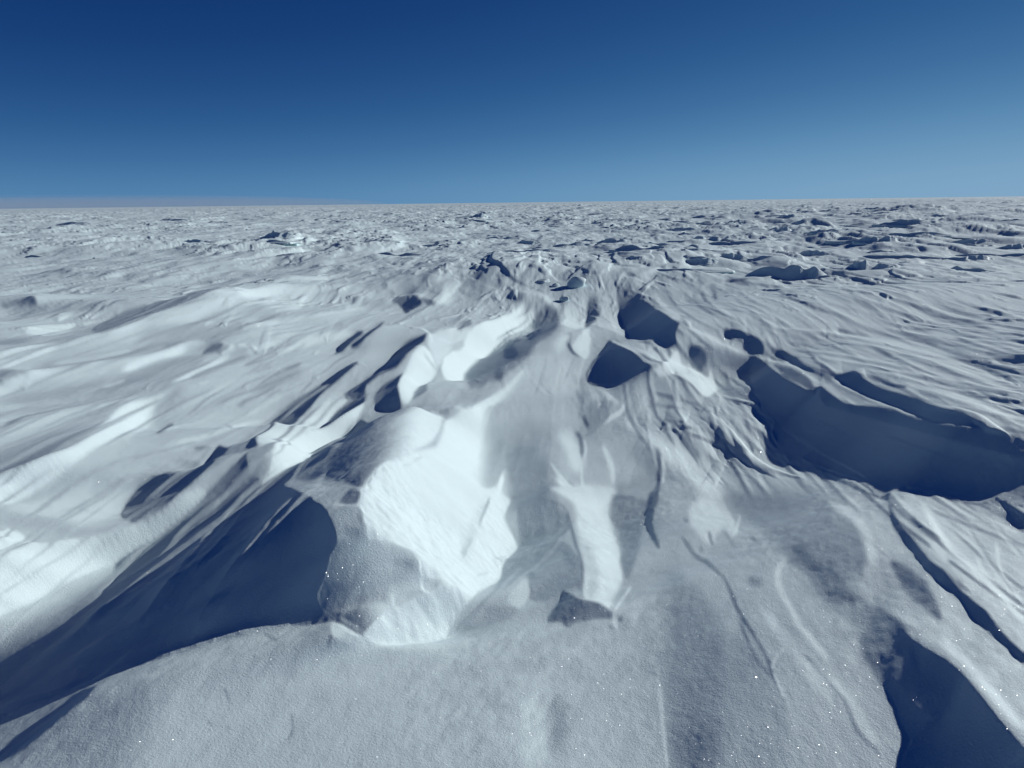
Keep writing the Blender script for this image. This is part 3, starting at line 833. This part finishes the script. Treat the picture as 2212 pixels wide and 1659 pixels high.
me.vertices.add(len(V)); me.vertices.foreach_set('co', V.ravel())
me.loops.add(nl); me.loops.foreach_set('vertex_index', np.concatenate([quads.ravel(), tri.ravel()]).astype(np.int32))
me.polygons.add(len(quads)+len(tri))
ls = np.concatenate([np.arange(len(quads))*4, len(quads)*4+np.arange(len(tri))*3]).astype(np.int32)
me.polygons.foreach_set('loop_start', ls)
me.polygons.foreach_set('use_smooth', np.ones(len(ls), bool))
me.update(calc_edges=True)
snow = bpy.data.objects.new('snow_field', me); COL.objects.link(snow)
snow['kind'] = 'structure'; snow['label'] = 'wind-carved snow field of ridges, hollows and blue shadows reaching the horizon'
mat = snow_material()
me.materials.append(mat)
# ------------------------------------------------------------------ things standing on the snow field
def ground_z(x, y):
    r = np.hypot(x, y); t = np.arctan2(x, y)
    fy = np.interp(r, mr, np.arange(len(mr))); fx = np.interp(t, mth, np.arange(len(mth)))
    return bilin(Z, fx, fy)
def on_ground(px, py):
    """the point of the snow seen at a photograph pixel (3648 x 2736)"""
    a, b = (px/3-.5*SW)*1024/(FPX*SW), -(py/3-.5*SH)*1024/(FPX*SW)
    d = cam_f+a*cam_r+b*cam_u
    s = np.exp(np.linspace(math.log(1.2), math.log(600), 6000))
    x, y, z = d[0]*s, d[1]*s, CAM_H+d[2]*s
    under = z < ground_z(x, y)
    i = int(np.argmax(under)) if under.any() else len(s)-1
    return float(x[i]), float(y[i]), float(np.hypot(x[i], y[i]))
def mesh_object(name, verts, faces):
    m_ = bpy.data.meshes.new(name); m_.from_pydata(verts, [], faces); m_.update()
    m_.polygons.foreach_set('use_smooth', np.ones(len(m_.polygons), bool))
    m_.materials.append(mat)
    o = bpy.data.objects.new(name, m_); COL.objects.link(o); return o
def ridge_mesh(name, ln, ht, steep, gentle, seed, nx=56, ny=34, bend=.25, peaks=1.0):
    """wind-carved ridge: x along the crest, a scooped steep face on -y, a long smooth back on +y"""
    sx = np.linspace(-1, 1, nx); ty = np.concatenate([np.linspace(-1, 0, ny//2+6)[:-1], np.linspace(0, 1, ny-ny//2)])
    S, T = np.meshgrid(sx, ty, indexing='ij')
    env = np.clip(1-np.abs(S)**2.2, 0, 1)**.8*(.72+peaks*(.55*vnoise(S*2.3+seed, S*0+seed*.7, 130)+.35*vnoise(S*6+seed, S*0+3.1, 131)))
    face = np.clip(1+T, 0, 1)**1.6; back = np.clip(1-T, 0, 1)**1.9
    prof = np.where(T < 0, face, back)
    h = ht*(env*prof-.10)+ht*.10*vnoise(S*5+seed, T*3, 132)*prof+ht*.05*vnoise(S*13+seed, T*5, 133)*prof
    x = S*ln*.5*(1+.12*vnoise(T*1.5+seed, S*2, 134))
    wob = vnoise(S*3+seed, S*0+.5, 135)*.5+vnoise(S*8+seed, S*0+.5, 136)*.25
    y = np.where(T < 0, T*steep*(.5+.5*env), T*gentle*(.4+.6*env))+bend*ln*S*S*.5+wob*steep*.8
    n_, k_ = S.shape
    v = [(float(a), float(b), float(c)) for a, b, c in zip(x.ravel(), y.ravel(), h.ravel())]
    f = [(i*k_+j, (i+1)*k_+j, (i+1)*k_+j+1, i*k_+j+1) for i in range(n_-1) for j in range(k_-1)]
    edge = [i*k_ for i in range(n_)]+[(n_-1)*k_+j for j in range(1, k_)]+[i*k_+k_-1 for i in range(n_-2, -1, -1)]+[j for j in range(k_-2, 0, -1)]
    b0 = len(v); v += [(v[e][0], v[e][1], -.6*ht) for e in edge]; ne = len(edge)
    f += [(edge[(i+1) % ne], edge[i], b0+i, b0+(i+1) % ne) for i in range(ne)]
    f.append(tuple(b0+ne-1-i for i in range(ne)))
    return mesh_object(name, v, f)
def tag(o, label, cat, group=None):
    o['label'] = label; o['category'] = cat
    if group: o['group'] = group
    return o
def stand(o, x, y, az, sink=.0):
    o.location = (x, y, float(ground_z(np.array([x]), np.array([y]))[0])-sink)
    o.rotation_euler = (0, 0, az)
# the drifts one can tell apart: tile, centre of the foot, breadth and height in the photograph, heading, label
named = [
    ('H', 1265, 398, 330, 90, -.30, 1.0, 'broad twin-notched snow ridge with a dark face, right of the central crest'),
    ('H', 965, 238, 210, 52, -.25, 1.3, 'sharp double-peaked snow ridge beyond the central crest, bright on its right end'),
    ('G', 1215, 238, 150, 52, -.20, .8, 'lone dark-faced snow hump on the flat left plain'),
    ('H', 1770, 170, 230, 36, -.10, .6, 'long low snow bank with a dark hollow, under the right horizon'),
    ('H', 1995, 318, 200, 46, -.05, .6, 'lens-shaped shaded snow drift farthest right on the middle plain'),
    ('H', 2010, 250, 190, 30, -.05, .7, 'thin shaded snow drift above the lens-shaped one on the right'),
    ('H', 1375, 296, 140, 34, -.30, 1.0, 'small pointed snow ridge with a short shadow beside the twin-notched ridge'),
    ('H', 1600, 352, 170, 52, -.35, 1.2, 'crumbling snow ridge with bright broken crest on the right plain'),
    ('H', 555, 244, 130, 32, -.20, 1.0, 'low snow ridge with a shaded face straight beyond the crest'),
    ('H', 830, 196, 190, 28, -.10, .9, 'long dark-faced snow ridge in the centre, under the horizon'),
    ('H', 1225, 194, 90, 26, -.10, .8, 'short shaded snow hump between the long banks right of centre'),
    ('H', 1040, 312, 150, 40, -.15, .8, 'curved snow bank with a dark scoop just behind the central crest'),
    ('H', 910, 330, 160, 34, -.20, .9, 'small hollowed snow bank directly behind the central crest'),
    ('H', 640, 312, 84, 28, -.25, .8, 'little triangular snow ridge left of the central crest'),
    ('H', 1270, 142, 90, 28, -.10, 1.0, 'small dark snow hump near the horizon right of centre'),
    ('H', 1620, 240, 150, 40, -.30, 1.2, 'white jagged snow ridge with a shadow at its left foot'),
    ('H', 2180, 270, 120, 34, -.05, .6, 'shaded snow drift cut by the right edge of the view'),
    ('G', 860, 262, 130, 26, -.15, .9, 'white-backed snow plate edge on the left plain'),
    ('G', 760, 168, 130, 18, -.10, .8, 'pale narrow snow bank far off on the left plain'),
    ('G', 2100, 150, 60, 22, -.10, .8, 'tiny dark snow hump near the horizon at centre'),
    ('H', 200, 250, 100, 28, -.25, 1.0, 'pale snow ridge with a short dark notch, centre left beyond the crest'),
    ('G', 330, 182, 150, 16, -.05, .8, 'dark-edged flat snow bank far off at the left'),
]
kk = 1024/3648
for i, (t, cx, cy, w, hh, az, pk, lab) in enumerate(named):
    ox, oy, s = TILES[t]; px, py = ox+cx*s, oy+cy*s
    x, y, r = on_ground(px, py); r = min(r, 220.)
    wid = w*s*kk/FPX*r; ht = hh*s*kk/FPX*r*.60
    ht = min(ht, wid*.42)
    o = ridge_mesh('snow_ridge', wid*1.05, ht*1.15, ht*1.35, max(ht*4.0, wid*.45), 3.7*i+1, peaks=pk)
    d = ht*.7
    stand(o, x+d*x/r, y+d*y/r, az, .02*ht)
    tag(o, lab, 'snow ridge')
# the many small ones of the far plain: eight shapes, copied
rnd = random.Random(11)
protos = []
GROUP = 'small snow ridges scattered over the far plain'
LAB = 'small low wind-carved snow ridge out on the far plain, shaded on its near side'
for q in range(8):
    protos.append((rnd.uniform(1.1, 2.4), rnd.uniform(.09, .20), q))
made = {}
spots = []
tries = 0
while len(spots) < 262 and tries < 20000:
    tries += 1
    r = math.exp(rnd.uniform(math.log(15), math.log(170))); az = rnd.uniform(-.64, .66)
    if rnd.random() > .34+.66*min(1, max(0, (az+.3)/.4)): continue
    x, y = r*math.sin(az), r*math.cos(az)
    if r < 21 and az < .12: continue
    if any((x-a)**2+(y-b)**2 < (1.0+.022*r)**2 for a, b in spots): continue
    spots.append((x, y))
    q = rnd.randrange(8); ln, ht, sd_ = protos[q]
    if q not in made:
        o = made[q] = ridge_mesh('snow_ridge', ln, ht, ht*1.4, ln*.75, 31.3*sd_+2, nx=30, ny=20, peaks=1.1)
    else:
        o = made[q].copy(); COL.objects.link(o)
    k_ = rnd.uniform(.7, 1.25)*(1 if r < 60 else 1.35)
    o.scale = (k_, k_*rnd.uniform(.8, 1.2), k_*rnd.uniform(.6, 1.15)*(1 if az > -.05 else .75))
    stand(o, x, y, rnd.uniform(-.75, .25), .03)
    tag(o, LAB, 'snow ridge', GROUP)
# broken crust blocks lying behind the crest
def block_mesh(name, sx, sy, sz, seed):
    n_, k_ = 26, 14; v = []; rr = random.Random(seed)
    ax = [(rr.uniform(-1, 1), rr.uniform(-1, 1), rr.uniform(-.6, 1)) for _ in range(11)]
    cut = []
    for a in ax:
        l = math.sqrt(sum(c*c for c in a)) or 1; cut.append((tuple(c/l for c in a), rr.uniform(.62, .9)))
    for j in range(k_+1):
        ph = math.pi*j/k_
        for i in range(n_):
            th = 2*math.pi*i/n_; d = (math.sin(ph)*math.cos(th), math.sin(ph)*math.sin(th), math.cos(ph))
            R_ = 1.0
            for a, c in cut:
                q = sum(u_*w_ for u_, w_ in zip(a, d))
                if q > 1e-3: R_ = min(R_, c/q)
            R_ *= 1+.06*float(vnoise(np.array([d[0]*4+seed]), np.array([d[1]*4+d[2]*3]), 140)[0])
            v.append((d[0]*R_*sx, d[1]*R_*sy, d[2]*R_*sz))
    f = [(j*n_+i, (j+1)*n_+i, (j+1)*n_+(i+1) % n_, j*n_+(i+1) % n_) for j in range(k_) for i in range(n_)]
    return mesh_object(name, v, f)
for (cx, cy, w, hh, fl, az, sd_, nm, lab) in (
    (1195, 268, 120, 90, .75, .4, 5, 'snow_block', 'rough lit block of broken snow lodged at the top of the central crest'),
    (1000, 246, 90, 20, .25, .2, 8, 'snow_slab', 'flat white slab of broken crust lying left of the rough snow block'),
    (1120, 345, 60, 34, .6, -.5, 12, 'snow_block', 'small pale lump of snow on the slope below the rough block'),
    (1075, 268, 60, 22, .4, .7, 15, 'snow_slab', 'little tilted slab of snow crust between the flat slab and the rough block')):
    ox, oy, s = TILES['I']; x, y, r = on_ground(ox+cx*s, oy+cy*s)
    wid = w*s*kk/FPX*r*.5
    o = block_mesh(nm, wid, wid*.8, wid*fl, sd_); stand(o, x, y, az, -wid*fl*.25)
    o.rotation_euler = (.25, -.2, az)
    tag(o, lab, 'snow block' if nm == 'snow_block' else 'snow slab')
# ------------------------------------------------------------------ thin cloud low over the left horizon
def cloud_bank():
    v, f = [], []; n_, k_ = 96, 20
    for j in range(k_+1):
        ph = math.pi*j/k_
        for i in range(n_):
            th = 2*math.pi*i/n_
            v.append((5200*math.sin(ph)*math.cos(th), 900*math.sin(ph)*math.sin(th), 130*math.cos(ph)*(1+.15*math.sin(3*th+1))))
    f = [(j*n_+i, (j+1)*n_+i, (j+1)*n_+(i+1) % n_, j*n_+(i+1) % n_) for j in range(k_) for i in range(n_)]
    o = mesh_object('cloud_bank', v, f); o.data.materials.clear()
    mc = bpy.data.materials.new('thin_cloud'); mc.use_nodes = True; nt = mc.node_tree; nt.nodes.remove(nt.nodes['Principled BSDF'])
    vs = nt.nodes.new('ShaderNodeVolumePrincipled'); vs.inputs['Color'].default_value = (.90, .85, .82, 1); vs.inputs['Density'].default_value = .00030
    nt.links.new(vs.outputs[0], nt.nodes['Material Output'].inputs['Volume'])
    o.data.materials.append(mc)
    o.location = (-6200, 8200, 12); o.rotation_euler = (0, 0, .55)
    tag(o, 'faint greyish bank of thin cloud lying low along the left horizon', 'cloud')
cloud_bank()
